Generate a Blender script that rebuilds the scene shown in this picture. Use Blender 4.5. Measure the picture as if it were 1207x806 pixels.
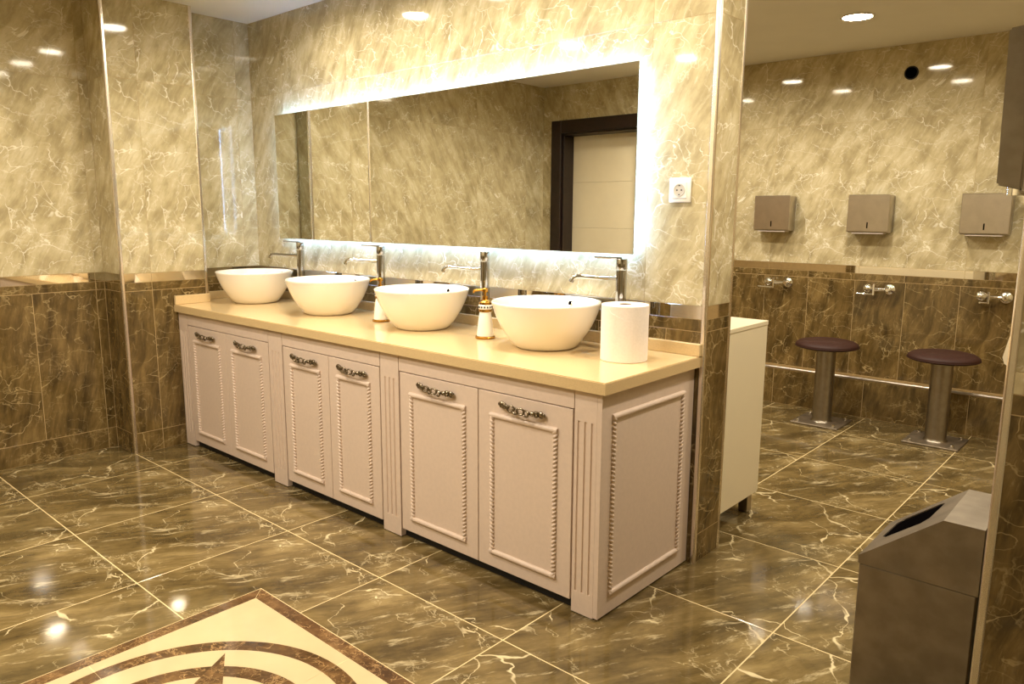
import bpy, bmesh, math, random
from mathutils import Matrix, Vector
random.seed(7)
for o in list(bpy.data.objects): bpy.data.objects.remove(o)
SC = bpy.context.scene
COL = SC.collection
PI = math.pi

# ------------------------------------------------------------------ camera
RX, RY, RZ = math.radians(-9.6465), math.radians(0.311), math.radians(41.649)
fwd = Vector((-math.sin(RZ)*math.cos(RX), math.cos(RZ)*math.cos(RX), math.sin(RX)))
rgt0 = Vector((math.cos(RZ), math.sin(RZ), 0)); up0 = rgt0.cross(fwd)
rgt = rgt0*math.cos(RY) + up0*math.sin(RY); upv = up0*math.cos(RY) - rgt0*math.sin(RY)
cd = bpy.data.cameras.new('camera'); cam = bpy.data.objects.new('camera', cd); COL.objects.link(cam)
m4 = Matrix((rgt, upv, -fwd)).transposed().to_4x4(); m4.translation = (4.5499, -2.6100, 1.3853)
cam.matrix_world = m4
cd.sensor_fit = 'HORIZONTAL'; cd.sensor_width = 36; cd.lens = 36*887.59/1207
cd.clip_start = 0.02
SC.camera = cam

# ------------------------------------------------------------------ world, view
W = bpy.data.worlds.new('world'); SC.world = W; W.use_nodes = True
W.node_tree.nodes['Background'].inputs[0].default_value = (0.5, 0.45, 0.4, 1)
W.node_tree.nodes['Background'].inputs[1].default_value = 0.02
vs = SC.view_settings
vs.view_transform = 'Standard'; vs.look = 'None'; vs.gamma = 1.0; vs.use_curve_mapping = False
vs.exposure = -0.02
DOWN_W = 20.0        # watts of each main-room downlight
FAR_W = 12.5         # watts of each downlight in the washing area
LED_E = 62.0         # emission of the strip behind the mirror
WARM = (1.0, 0.895, 0.74)
DOWN_POS = [(0.98, -0.53, 0.48), (1.63, -0.53, 0.48), (2.30, -0.53, 0.48), (2.95, -0.53, 0.48),
            (1.2, -1.75, 1.05), (2.5, -1.75, 0.8), (4.0, -0.32, 1.15), (1.6, -2.65, 1.3), (2.75, -2.65, 1.3)]   # x, y, share of DOWN_W; unseen doorway lamp added to brighten vanity end panel
FAR_POS = [(3.03, 1.98), (4.1, 1.25), (4.7, 1.95), (1.95, 2.05), (3.02, 1.22), (2.1, 1.3), (1.2, 1.3)]  # both right-hand ones are unseen, added to brighten the mirror wall end
try: SC.cycles.use_denoising = True
except Exception: pass
SC.cycles.max_bounces = 6; SC.cycles.diffuse_bounces = 4; SC.cycles.glossy_bounces = 4
SC.cycles.caustics_reflective = False; SC.cycles.caustics_refractive = False

# ------------------------------------------------------------------ room measures (metres)
XA, XB, YA, YB = -0.108, 0.136, -0.926, -0.428     # left wall: recess, pier, pier faces
XE, TW = 3.2124, 0.2128                            # end of mirror wall, its thickness
ZC, ZF = 2.547, 2.481                              # ceilings
YBACK = -3.165
YFAR = 2.92; YSTEP = 2.815; ZSTEP = 0.275
XP, YP0, YP1 = 4.278, -0.62, -0.10                  # partition at right
S1, S2, S3, SB = 1.0424, 0.9906, 0.9429, 0.12      # heights of the tile bands
XR, XL, DD, HT = 3.2043, 0.1404, 0.6442, 0.85      # counter

# ------------------------------------------------------------------ materials
def srgb(r, g, b):
    f = lambda c: (c/255/12.92) if c/255 <= 0.04045 else ((c/255+0.055)/1.055)**2.4
    return (f(r), f(g), f(b), 1.0)
class NT:
    def __init__(s, name):
        s.m = bpy.data.materials.new(name); s.m.use_nodes = True
        s.t = s.m.node_tree; s.p = s.t.nodes['Principled BSDF']
    def n(s, typ, **kw):
        nd = s.t.nodes.new(typ)
        for k, v in kw.items():
            if k.startswith('i_'):
                key = k[2:]; key = int(key) if key.isdigit() else key.replace('_', ' ')
                nd.inputs[key].default_value = v
            else: setattr(nd, k, v)
        return nd
    def l(s, a, b): s.t.links.new(a, b)
    def math(s, op, a, b=None, c=None, clamp=False):
        nd = s.n('ShaderNodeMath', operation=op, use_clamp=clamp)
        for i, v in enumerate((a, b, c)):
            if v is None: continue
            if isinstance(v, (int, float)): nd.inputs[i].default_value = v
            else: s.l(v, nd.inputs[i])
        return nd.outputs[0]
    def ss(s, x, a, b):          # smoothstep
        nd = s.n('ShaderNodeMapRange', interpolation_type='SMOOTHSTEP')
        s.l(x, nd.inputs[0]); nd.inputs[1].default_value = a; nd.inputs[2].default_value = b
        return nd.outputs[0]
    def mix(s, f, a, b):
        nd = s.n('ShaderNodeMix', data_type='RGBA')
        if isinstance(f, (int, float)): nd.inputs[0].default_value = f
        else: s.l(f, nd.inputs[0])
        for i, v in ((6, a), (7, b)):
            if isinstance(v, tuple): nd.inputs[i].default_value = v
            else: s.l(v, nd.inputs[i])
        return nd.outputs[2]
def plain(name, col, rough=0.5, metal=0.0, spec=0.5, noise=0.0, nscale=30, coat=0.0, bump=0.0, emit=None, es=0):
    N = NT(name); p = N.p
    p.inputs['Base Color'].default_value = col; p.inputs['Roughness'].default_value = rough
    p.inputs['Metallic'].default_value = metal; p.inputs['Specular IOR Level'].default_value = spec
    p.inputs['Coat Weight'].default_value = coat
    if emit: p.inputs['Emission Color'].default_value = emit; p.inputs['Emission Strength'].default_value = es
    if noise or bump:
        tc = N.n('ShaderNodeTexCoord'); nz = N.n('ShaderNodeTexNoise', i_Scale=nscale, i_Detail=6.0)
        N.l(tc.outputs['Object'], nz.inputs['Vector'])
        if noise:
            d = tuple(c*(1-noise) for c in col[:3]) + (1,); e = tuple(min(1, c*(1+noise*0.6)) for c in col[:3]) + (1,)
            N.l(N.mix(N.ss(nz.outputs[0], 0.3, 0.7), d, e), p.inputs['Base Color'])
        if bump:
            b = N.n('ShaderNodeBump', i_Strength=bump, i_Distance=0.002); N.l(nz.outputs[0], b.inputs['Height']); N.l(b.outputs[0], p.inputs['Normal'])
    return N.m
def marble(name, dark, mid, light, vein, ang=60, stretch=6.0, sscale=2.2, vein_amt=0.8, rough=0.09, variants=5, spec=0.5, crack=4.0, cw=0.010, jag=0.3, m0=0.46, m1=0.58, fine=0.6, warp=0.10, wisp=0.35, vdet=4.0, vrough=0.56, cloud=0.35, net=0.0, netw=0.01, cont=1.0):
    N = NT(name); p = N.p
    tc = N.n('ShaderNodeTexCoord'); oi = N.n('ShaderNodeObjectInfo')
    q = N.math('FLOOR', N.math('MULTIPLY', oi.outputs['Random'], float(variants)))
    off = N.n('ShaderNodeCombineXYZ')
    for i, k in enumerate((3.71, 1.93, 5.3)): N.l(N.math('MULTIPLY', q, k), off.inputs[i])
    add = N.n('ShaderNodeVectorMath', operation='ADD'); N.l(tc.outputs['Object'], add.inputs[0]); N.l(off.outputs[0], add.inputs[1])
    def warped(src, scale, detail, amt):
        wn = N.n('ShaderNodeTexNoise', i_Scale=scale, i_Detail=detail); N.l(src, wn.inputs['Vector'])
        sub = N.n('ShaderNodeVectorMath', operation='SUBTRACT'); N.l(wn.outputs['Color'], sub.inputs[0]); sub.inputs[1].default_value = (0.5, 0.5, 0.5)
        sc = N.n('ShaderNodeVectorMath', operation='SCALE'); N.l(sub.outputs[0], sc.inputs[0]); sc.inputs['Scale'].default_value = amt
        wv = N.n('ShaderNodeVectorMath', operation='ADD'); N.l(src, wv.inputs[0]); N.l(sc.outputs[0], wv.inputs[1])
        return wv.outputs[0]
    wv = warped(add.outputs[0], 3.0, 2.0, warp)
    mp0 = N.n('ShaderNodeMapping'); mp0.inputs['Rotation'].default_value = (0, 0, -math.radians(ang)); N.l(wv, mp0.inputs['Vector'])
    mp = N.n('ShaderNodeMapping'); mp.inputs['Scale'].default_value = (1, stretch, 1); N.l(mp0.outputs[0], mp.inputs['Vector'])
    st = N.n('ShaderNodeTexNoise', i_Scale=sscale, i_Detail=7.0, i_Roughness=0.66); N.l(mp.outputs[0], st.inputs['Vector'])
    cl = N.n('ShaderNodeTexNoise', i_Scale=5.0, i_Detail=5.0, i_Roughness=0.6); N.l(wv, cl.inputs['Vector'])
    wi = N.n('ShaderNodeTexNoise', i_Scale=sscale*3.0, i_Detail=5.0, i_Roughness=0.7); N.l(mp.outputs[0], wi.inputs['Vector'])
    f = N.math('ADD', N.math('MULTIPLY', st.outputs[0], 1-cloud), N.math('MULTIPLY', cl.outputs[0], cloud))
    c = N.mix(N.ss(f, 0.36, 0.55), dark, mid)
    c = N.mix(N.ss(f, 0.50, 0.66), c, light)
    c = N.mix(N.math('MULTIPLY', N.ss(wi.outputs[0], 0.56, 0.72), wisp), c, vein)
    c = N.mix(N.math('MULTIPLY', N.ss(wi.outputs[0], 0.46, 0.30), 0.5), c, dark)
    # thin wandering veins: contour lines of rough noise, in broken patches
    v = None
    for i, (sx_, sy_, k, seed, wgt) in enumerate(((1.0, 1.7, 1.0, 0.0, 1.0), (1.9, 1.0, 1.0, 7.3, 0.9), (1.0, 1.0, 2.6, 3.1, fine))):
        if net and i == 1: continue
        ml = N.n('ShaderNodeMapping'); ml.inputs['Scale'].default_value = (sx_, sy_, 1); ml.inputs['Location'].default_value = (seed, seed*0.7, seed); ml.inputs['Rotation'].default_value = (0, 0, 0.5+i)
        N.l(add.outputs[0], ml.inputs['Vector'])
        rn = N.n('ShaderNodeTexNoise', i_Scale=crack*k, i_Detail=vdet, i_Roughness=vrough, i_Distortion=jag); N.l(ml.outputs[0], rn.inputs['Vector'])
        mk = N.n('ShaderNodeTexNoise', i_Scale=4.0+1.5*i, i_Detail=1.0); N.l(ml.outputs[0], mk.inputs['Vector'])
        r_ = N.math('MULTIPLY', N.ss(N.math('ABSOLUTE', N.math('SUBTRACT', rn.outputs[0], 0.5)), cw*(1.0 if i < 2 else 1.7), cw*0.1), N.math('MULTIPLY', N.ss(mk.outputs[0], m0, m1), wgt))
        v = r_ if v is None else N.math('MAXIMUM', v, r_)
    if net:
        jv = warped(warped(add.outputs[0], 4.0, 1.0, 0.26), 16.0, 2.5, 0.075)
        m5 = N.n('ShaderNodeMapping'); m5.inputs['Rotation'].default_value = (0, 0, -math.radians(ang)); N.l(jv, m5.inputs['Vector'])
        m6 = N.n('ShaderNodeMapping'); m6.inputs['Scale'].default_value = (1.7, 1, 1); N.l(m5.outputs[0], m6.inputs['Vector'])
        vz = N.n('ShaderNodeTexVoronoi', feature='DISTANCE_TO_EDGE', i_Scale=net); N.l(m6.outputs[0], vz.inputs['Vector'])
        mz = N.n('ShaderNodeTexNoise', i_Scale=3.1, i_Detail=2.0); N.l(m6.outputs[0], mz.inputs['Vector'])
        wz = N.n('ShaderNodeTexNoise', i_Scale=9.0, i_Detail=2.0); N.l(m6.outputs[0], wz.inputs['Vector'])
        d5 = N.math('DIVIDE', vz.outputs['Distance'], N.math('MULTIPLY', N.ss(wz.outputs[0], 0.25, 0.75), netw*2))
        r5 = N.math('MULTIPLY', N.ss(d5, 1.0, 0.15), N.ss(mz.outputs[0], 0.44, 0.56))
        v = N.math('MAXIMUM', N.math('MULTIPLY', v, cont), r5)
    c = N.mix(N.math('MULTIPLY', v, vein_amt), c, vein)
    N.l(c, p.inputs['Base Color'])
    p.inputs['Roughness'].default_value = rough; p.inputs['Specular IOR Level'].default_value = spec
    return N.m
M = {}
M['light'] = marble('light_beige_marble', srgb(156, 142, 106), srgb(190, 176, 138), srgb(208, 197, 164), srgb(242, 237, 218), ang=60, stretch=4.2, sscale=3.4, vein_amt=0.68, rough=0.06, crack=4.6, cw=0.010, jag=0.05, m0=0.44, m1=0.58, fine=0.6, warp=0.07, cloud=0.45, vrough=0.5, net=6.0, netw=0.015, cont=0.65)
M['dark'] = marble('dark_brown_marble', srgb(66, 52, 27), srgb(103, 83, 47), srgb(132, 109, 66), srgb(190, 168, 120), ang=80, stretch=5.0, sscale=3.4, vein_amt=0.6, rough=0.07, crack=4.6, cw=0.010, jag=0.05, m0=0.46, m1=0.58, wisp=0.28, fine=0.55, vrough=0.5, net=5.5, netw=0.015, cont=0.65)
M['floor'] = marble('brown_floor_marble', srgb(66, 54, 31), srgb(104, 87, 53), srgb(136, 117, 78), srgb(212, 196, 156), ang=60, stretch=4.2, sscale=1.9, vein_amt=0.8, rough=0.08, variants=3, crack=2.6, cw=0.008, jag=0.1, m0=0.50, m1=0.62, fine=0.6, wisp=0.5, warp=0.12, vdet=5.0, vrough=0.6, cloud=0.3, net=2.0, netw=0.013, cont=0.5)
M['emperador'] = marble('emperador_inlay', srgb(58, 38, 20), srgb(88, 62, 36), srgb(118, 88, 54), srgb(166, 132, 88), ang=30, stretch=1.5, sscale=9, crack=9, cw=0.012, jag=0.4, rough=0.10)
M['ledge'] = plain('tan_ledge_stone', srgb(158, 132, 90), 0.15, noise=0.12, nscale=12)
M['cream'] = plain('cream_stone', srgb(188, 169, 131), 0.09, noise=0.05, nscale=6)
M['grout_floor'] = plain('floor_grout', srgb(200, 180, 134), 0.8, noise=0.1, nscale=40)
M['grout_wall'] = plain('wall_grout', srgb(176, 150, 104), 0.8, noise=0.08, nscale=40)
M['plaster'] = plain('ceiling_paint', srgb(226, 222, 212), 0.85, noise=0.02, nscale=4)
M['mirror'] = plain('mirror_glass', (0.86, 0.87, 0.84, 1), 0.0, 1.0)
M['strip'] = plain('mirror_strip_metal', (0.80, 0.76, 0.68, 1), 0.03, 1.0, noise=0.03, nscale=3)
M['chrome'] = plain('chrome', (0.80, 0.79, 0.78, 1), 0.07, 1.0, noise=0.03, nscale=12)
M['tapchrome'] = plain('grey_chrome', (0.50, 0.50, 0.50, 1), 0.09, 1.0, noise=0.03, nscale=12)
M['trim'] = plain('polished_trim', (0.86, 0.80, 0.74, 1), 0.24, 1.0, noise=0.04, nscale=10)
M['steel'] = plain('brushed_steel', (0.34, 0.30, 0.245, 1), 0.34, 1.0, noise=0.10, nscale=25)
M['binsteel'] = plain('dull_bin_steel', (0.33, 0.285, 0.23, 1), 0.38, 1.0, noise=0.18, nscale=14)
M['steel2'] = plain('satin_steel', (0.52, 0.47, 0.41, 1), 0.30, 1.0, noise=0.06, nscale=18)
M['plate'] = plain('dull_floor_plate', (0.25, 0.20, 0.14, 1), 0.55, 0.9, noise=0.2, nscale=20)
M['paint'] = plain('cream_cabinet_paint', srgb(212, 192, 176), 0.38, noise=0.03, nscale=60)
M['black'] = plain('black_plinth', srgb(16, 13, 11), 0.6, noise=0.2, nscale=20)
M['hole'] = plain('black_void', srgb(5, 4, 4), 1.0, spec=0.0, noise=0.2, nscale=20)
M['counter'] = plain('beige_quartz', srgb(210, 184, 138), 0.13, noise=0.06, nscale=220)
M['ceramic'] = plain('white_ceramic', srgb(240, 234, 222), 0.06, noise=0.01, nscale=5, coat=0.3)
M['bronze'] = plain('antique_bronze', srgb(146, 134, 116), 0.24, 0.95, noise=0.4, nscale=160)
M['plastic'] = plain('white_plastic', srgb(236, 232, 222), 0.28, noise=0.01, nscale=8)
M['well'] = plain('grey_socket_well', srgb(186, 180, 168), 0.4, noise=0.02, nscale=8)
M['gold'] = plain('gold_metal', srgb(192, 142, 62), 0.25, 1.0, noise=0.06, nscale=50)
M['paper'] = plain('tissue_paper', srgb(240, 230, 222), 0.95, noise=0.03, nscale=120, bump=0.25)
M['cloth'] = plain('white_cloth', srgb(236, 224, 200), 0.95, noise=0.04, nscale=80, bump=0.4)
M['leather'] = plain('oxblood_leather', srgb(50, 23, 14), 0.6, spec=0.3, noise=0.15, nscale=90, bump=0.15)
M['whitecab'] = plain('white_laminate', srgb(226, 214, 184), 0.30, noise=0.01, nscale=6)
M['wenge'] = plain('wenge_wood', srgb(34, 20, 14), 0.35, noise=0.35, nscale=30)
M['doorw'] = plain('cream_door_paint', srgb(226, 212, 180), 0.4, noise=0.02, nscale=10)
M['led'] = plain('cool_led', (1, 1, 1, 1), 0.5, emit=(0.30, 0.54, 1.0, 1), es=LED_E)
M['lens'] = plain('downlight_lens', (1, 1, 1, 1), 0.5, emit=(1.0, 0.88, 0.66, 1), es=60.0)

# ------------------------------------------------------------------ mesh helpers
def link(name, me, mat, parent=None, loc=(0, 0, 0), rot=None):
    o = bpy.data.objects.new(name, me); COL.objects.link(o)
    if mat is not None and len(me.materials) == 0: me.materials.append(mat)
    if parent: o.parent = parent
    o.location = loc
    if rot: o.rotation_euler = rot
    return o
def done(bm, name, smooth=True, angle=35):
    bmesh.ops.recalc_face_normals(bm, faces=bm.faces)
    me = bpy.data.meshes.new(name); bm.to_mesh(me); bm.free()
    if smooth:
        me.polygons.foreach_set('use_smooth', [True]*len(me.polygons))
        me.set_sharp_from_angle(angle=math.radians(angle))
    return me
def obj(name, bm, mat, parent=None, loc=(0, 0, 0), rot=None, smooth=True, angle=35):
    return link(name, done(bm, name, smooth, angle), mat, parent, loc, rot)
def box(bm, x0, x1, y0, y1, z0, z1, bev=0.0, seg=1):
    vs_ = [bm.verts.new((x, y, z)) for x in (x0, x1) for y in (y0, y1) for z in (z0, z1)]
    F = [(0, 1, 3, 2), (4, 6, 7, 5), (0, 4, 5, 1), (2, 3, 7, 6), (0, 2, 6, 4), (1, 5, 7, 3)]
    fs = [bm.faces.new([vs_[i] for i in f]) for f in F]
    if bev:
        bmesh.ops.recalc_face_normals(bm, faces=fs)
        es = list({e for f in fs for e in f.edges})
        bmesh.ops.bevel(bm, geom=es, offset=bev, segments=seg, affect='EDGES', profile=0.5)
def B(*a, **k):
    bm = bmesh.new(); box(bm, *a, **k); return bm
def prism(bm, pts, h0, h1, axis='z'):
    f = {'z': lambda p, h: (p[0], p[1], h), 'y': lambda p, h: (p[0], h, p[1]), 'x': lambda p, h: (h, p[0], p[1])}[axis]
    a = [bm.verts.new(f(p, h0)) for p in pts]; b = [bm.verts.new(f(p, h1)) for p in pts]
    n = len(pts)
    fs = [bm.faces.new(a[::-1]), bm.faces.new(b)] + [bm.faces.new((a[i], a[(i+1) % n], b[(i+1) % n], b[i])) for i in range(n)]
    return fs
def lathe(bm, prof, seg=32, mtx=None, cap=True):
    rings = []
    for r, z in prof:
        if r < 1e-6: rings.append([bm.verts.new((0, 0, z))])
        else: rings.append([bm.verts.new((r*math.cos(2*PI*k/seg), r*math.sin(2*PI*k/seg), z)) for k in range(seg)])
    for a, b in zip(rings, rings[1:]):
        for k in range(seg):
            k2 = (k+1) % seg
            if len(a) == 1 and len(b) == 1: continue
            if len(a) == 1: bm.faces.new((a[0], b[k2], b[k]))
            elif len(b) == 1: bm.faces.new((a[k], a[k2], b[0]))
            else: bm.faces.new((a[k], a[k2], b[k2], b[k]))
    if cap:
        for r in (rings[0], rings[-1]):
            if len(r) > 1: bm.faces.new(r)
    if mtx is not None: bmesh.ops.transform(bm, matrix=mtx, verts=[v for r in rings for v in r])
def tube(bm, path, rad, seg=10, cap=True):
    P = [Vector(p) for p in path]; rings = []
    n = len(P); rads = rad if isinstance(rad, (list, tuple)) else [rad]*n
    ref = None
    for i in range(n):
        t = (P[min(i+1, n-1)] - P[max(i-1, 0)]).normalized()
        if ref is None: ref = Vector((0, 0, 1)) if abs(t.z) < 0.9 else Vector((1, 0, 0))
        s = t.cross(ref).normalized(); u = s.cross(t).normalized(); ref = u
        rings.append([bm.verts.new(P[i] + (s*math.cos(2*PI*k/seg) + u*math.sin(2*PI*k/seg))*rads[i]) for k in range(seg)])
    for a, b in zip(rings, rings[1:]):
        for k in range(seg): bm.faces.new((a[k], a[(k+1) % seg], b[(k+1) % seg], b[k]))
    if cap: bm.faces.new(rings[0][::-1]); bm.faces.new(rings[-1])
def torus(bm, R, r, mtx, s1=18, s2=8, sx=1.0):
    vs_ = []
    for i in range(s1):
        a = 2*PI*i/s1; row = []
        for j in range(s2):
            b = 2*PI*j/s2
            row.append(bm.verts.new(mtx @ Vector(((R+r*math.cos(b))*math.cos(a)*sx, (R+r*math.cos(b))*math.sin(a), r*math.sin(b)))))
        vs_.append(row)
    for i in range(s1):
        for j in range(s2):
            bm.faces.new((vs_[i][j], vs_[(i+1) % s1][j], vs_[(i+1) % s1][(j+1) % s2], vs_[i][(j+1) % s2]))
def ball(bm, c, r, sx=1, sy=1, sz=1, u=12, v=8, rot=None):
    m = Matrix.Translation(c) @ (rot if rot else Matrix.Identity(4)) @ Matrix.Diagonal((r*sx, r*sy, r*sz, 1))
    bmesh.ops.create_uvsphere(bm, u_segments=u, v_segments=v, radius=1, matrix=m)
def tag(o, label, cat, group=None):
    o['label'] = label; o['category'] = cat
    if group: o['group'] = group
    return o
def thing(name, label, cat, loc=(0, 0, 0), rz=0, group=None):
    o = bpy.data.objects.new(name, None); COL.objects.link(o); o.location = loc; o.rotation_euler = (0, 0, rz)
    o.empty_display_size = 0.05
    return tag(o, label, cat, group)
def struct(o, label=None):
    o['kind'] = 'structure'
    if label: o['label'] = label
    return o
def copy_tree(o, parent=None):
    c = o.copy(); COL.objects.link(c); c.parent = parent
    for ch in list(o.children): copy_tree(ch, c)
    return c

# ------------------------------------------------------------------ tiles
TILE_ME = {}
ORI = {'+x': ((0, 1, 0), (0, 0, 1), (1, 0, 0)), '-x': ((0, -1, 0), (0, 0, 1), (-1, 0, 0)),
       '-y': ((1, 0, 0), (0, 0, 1), (0, -1, 0)), '+y': ((-1, 0, 0), (0, 0, 1), (0, 1, 0)), '+z': ((1, 0, 0), (0, 1, 0), (0, 0, 1))}
TT = 0.007
def tile_mesh(w, h, mk, t=TT, c=0.0004):
    key = (round(w, 3), round(h, 3), mk, t)
    if key in TILE_ME: return TILE_ME[key]
    w2, h2 = w/2, h/2
    v = []
    for (dx, dy, z) in ((0, 0, -t), (0, 0, -c), (c, c, 0)):
        v += [(-w2+dx, -h2+dy, z), (w2-dx, -h2+dy, z), (w2-dx, h2-dy, z), (-w2+dx, h2-dy, z)]
    f = [(8, 9, 10, 11)] + [(a+i, a+(i+1) % 4, a+4+(i+1) % 4, a+4+i) for a in (0, 4) for i in range(4)]
    me = bpy.data.meshes.new('tile'); me.from_pydata(v, [], f); me.update(); me.materials.append(M[mk])
    TILE_ME[key] = me
    return me
def tile(name, parent, facing, plane, u0, u1, v0, v1, mk, gap):
    """u runs along the wall in world axis units, v is height (or y on a floor)"""
    w, h = u1-u0-gap, v1-v0-gap
    if w < 0.004 or h < 0.004: return None
    ax = ORI[facing]; uc, vc = (u0+u1)/2, (v0+v1)/2
    loc = {'x': (plane, uc, vc), 'y': (uc, plane, vc), 'z': (uc, vc, plane)}[facing[1]]
    o = bpy.data.objects.new(name, tile_mesh(w, h, mk)); COL.objects.link(o)
    m = Matrix(ax).transposed().to_4x4(); m.translation = loc
    o.parent = parent; o.matrix_local = m
    return o
def joints(a, b, step, phase):
    k = math.ceil((a-phase)/step - 1e-6); r = [a]
    while phase+k*step < b-1e-4:
        x = phase+k*step
        if x > a+0.012: r.append(x)
        k += 1
    if b - r[-1] < 0.012 and len(r) > 1: r.pop()
    return r+[b]
def clad(parent, facing, plane, u0, u1, ztop, ph_dark, ph_light, z0=0.0, zj=2.10, step_d=0.325, rows=None, nm=None):
    rows = rows or ('base', 'dark', 'band', 'strip', 'light', 'light2')
    R = {'base': (0.0, SB, 'dark', 0.645, ph_light, 0.003, 'base_tile'), 'dark': (SB, S3, 'dark', step_d, ph_dark, 0.003, 'dado_tile'),
         'band': (S3, S2, 'dark', 0.645, ph_dark, 0.003, 'border_tile'), 'strip': (S2, S1, 'strip', 0.645, ph_light, 0.001, 'mirror_strip'),
         'light': (S1, zj, 'light', 0.645, ph_light, 0.0015, 'wall_tile'), 'light2': (zj, ztop, 'light', 0.645, ph_light, 0.0015, 'wall_tile')}
    for k in rows:
        a, b, mk, st, ph, g, n = R[k]
        a = max(a, z0)
        if b-a < 0.01: continue
        js = joints(u0, u1, st, ph)
        for p, q in zip(js, js[1:]): tile(n, parent, facing, plane, p, q, a, b, mk, g)
G = 0.0008    # wall cores sit this far behind the tile faces

# ------------------------------------------------------------------ setting: floor
fl = struct(obj('floor', B(-0.45, 5.75, YBACK-0.4, YFAR+0.2, -0.12, -0.0004), M['grout_floor'], smooth=False), 'polished brown marble floor with pale grout')
gx = [3.657+0.6435*k for k in range(-6, 4)]; gy = [-0.275+0.645*k for k in range(-5, 6)]
gx = [-0.108-0.3] + gx; 
MCX, MCY, MH = 2.725, -1.887, 0.615
mx0, mx1, my0, my1 = MCX-MH, MCX+MH, MCY-MH, MCY+MH
def floor_tile(x0, x1, y0, y1):
    g = 0.0023
    a, b, c, d = x0+g, x1-g, y0+g, y1-g
    X0, X1, Y0, Y1 = mx0-g, mx1+g, my0-g, my1+g
    ox = b > X0 and a < X1; oy = d > Y0 and c < Y1
    if not (ox and oy):
        tile('floor_tile', fl, '+z', 0.0, x0, x1, y0, y1, 'floor', 2*g); return
    if a >= X0 and b <= X1 and c >= Y0 and d <= Y1: return
    pts = None
    if a < X0 and b <= X1+1e-6 and c >= Y0 and d <= Y1: pts = [(a, c), (X0, c), (X0, d), (a, d)]
    elif b > X1 and a >= X0 and c >= Y0 and d <= Y1: pts = [(X1, c), (b, c), (b, d), (X1, d)]
    elif c < Y0 and a >= X0 and b <= X1: pts = [(a, c), (b, c), (b, Y0), (a, Y0)]
    elif d > Y1 and a >= X0 and b <= X1: pts = [(a, Y1), (b, Y1), (b, d), (a, d)]
    elif a < X0 and d > Y1: pts = [(a, c), (X0, c), (X0, Y1), (b, Y1), (b, d), (a, d)]
    elif b > X1 and d > Y1: pts = [(X1, c), (b, c), (b, d), (a, d), (a, Y1), (X1, Y1)]
    elif a < X0 and c < Y0: pts = [(a, c), (b, c), (b, Y0), (X0, Y0), (X0, d), (a, d)]
    elif b > X1 and c < Y0: pts = [(a, c), (b, c), (b, d), (X1, d), (X1, Y0), (a, Y0)]
    cx, cy = (x0+x1)/2, (y0+y1)/2
    bm = bmesh.new(); prism(bm, [(p[0]-cx, p[1]-cy) for p in pts], -TT, 0)
    obj('floor_tile', bm, M['floor'], fl, (cx, cy, 0), smooth=False)
for i in range(len(gx)-1):
    for j in range(len(gy)-1):
        floor_tile(gx[i], gx[i+1], gy[j], gy[j+1])
# inlaid medallion, its pieces belong to the floor
def arc(r, a0, a1, n): return [(r*math.cos(a0+(a1-a0)*k/n), r*math.sin(a0+(a1-a0)*k/n)) for k in range(n+1)]
def inlay(name, pts, mk, z=0.0):
    bm = bmesh.new(); prism(bm, pts, -TT, z)
    bmesh.ops.triangulate(bm, faces=[f for f in bm.faces if len(f.verts) > 4])
    return obj(name, bm, M[mk], fl, (MCX, MCY, 0), smooth=False)
bw = 0.05; a_ = MH-0.001; b_ = MH-bw; e = 0.001
for k in range(4):
    c, s = round(math.cos(k*PI/2)), round(math.sin(k*PI/2))
    rt = lambda P: [(x*c-y*s, x*s+y*c) for x, y in P]
    inlay('inlay_border', rt([(-a_+e, a_), (-b_+e, b_), (b_-e, b_), (a_-e, a_)]), 'emperador')
    i_ = b_-e; R1, R2, R3, R4 = 0.516, 0.466, 0.378, 0.326
    d0 = 0.0025
    A = arc(R1+0.0006, PI/2-d0/R1, d0/R1, 20)
    inlay('inlay_corner', rt([(d0/2, i_), ] + A + [(i_, d0/2), (i_, i_)]), 'cream')
    for (ro, ri, mk, nm) in ((R1, R2, 'emperador', 'inlay_ring'), (R2-0.0006, R3+0.0006, 'cream', 'inlay_field'), (R3, R4, 'emperador', 'inlay_ring')):
        inlay(nm, rt(arc(ro, 0.001, PI/2-0.001, 20) + arc(ri, PI/2-0.001, 0.001, 20)), mk)
    inlay('inlay_field', rt([(0, 0)] + arc(R4-0.0006, 0, PI/2, 20)), 'cream')
for k in range(8):
    big = k % 2 == 1
    Rt = 0.448 if big else 0.36; an = k*PI/4; sh = 0.19 if big else 0.12
    for sd, mk in ((1, 'emperador' if big else 'cream'), (-1, 'emperador')):
        sd2 = -sd
        q = [(0, 0), (Rt*math.cos(an), Rt*math.sin(an)), (sh*math.cos(an+sd2*PI/8), sh*math.sin(an+sd2*PI/8))]
        if sd2 < 0: q = [q[0], q[2], q[1]]
        inlay('inlay_star_point', q, mk, 0.0006 if big else 0.0003)

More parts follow.
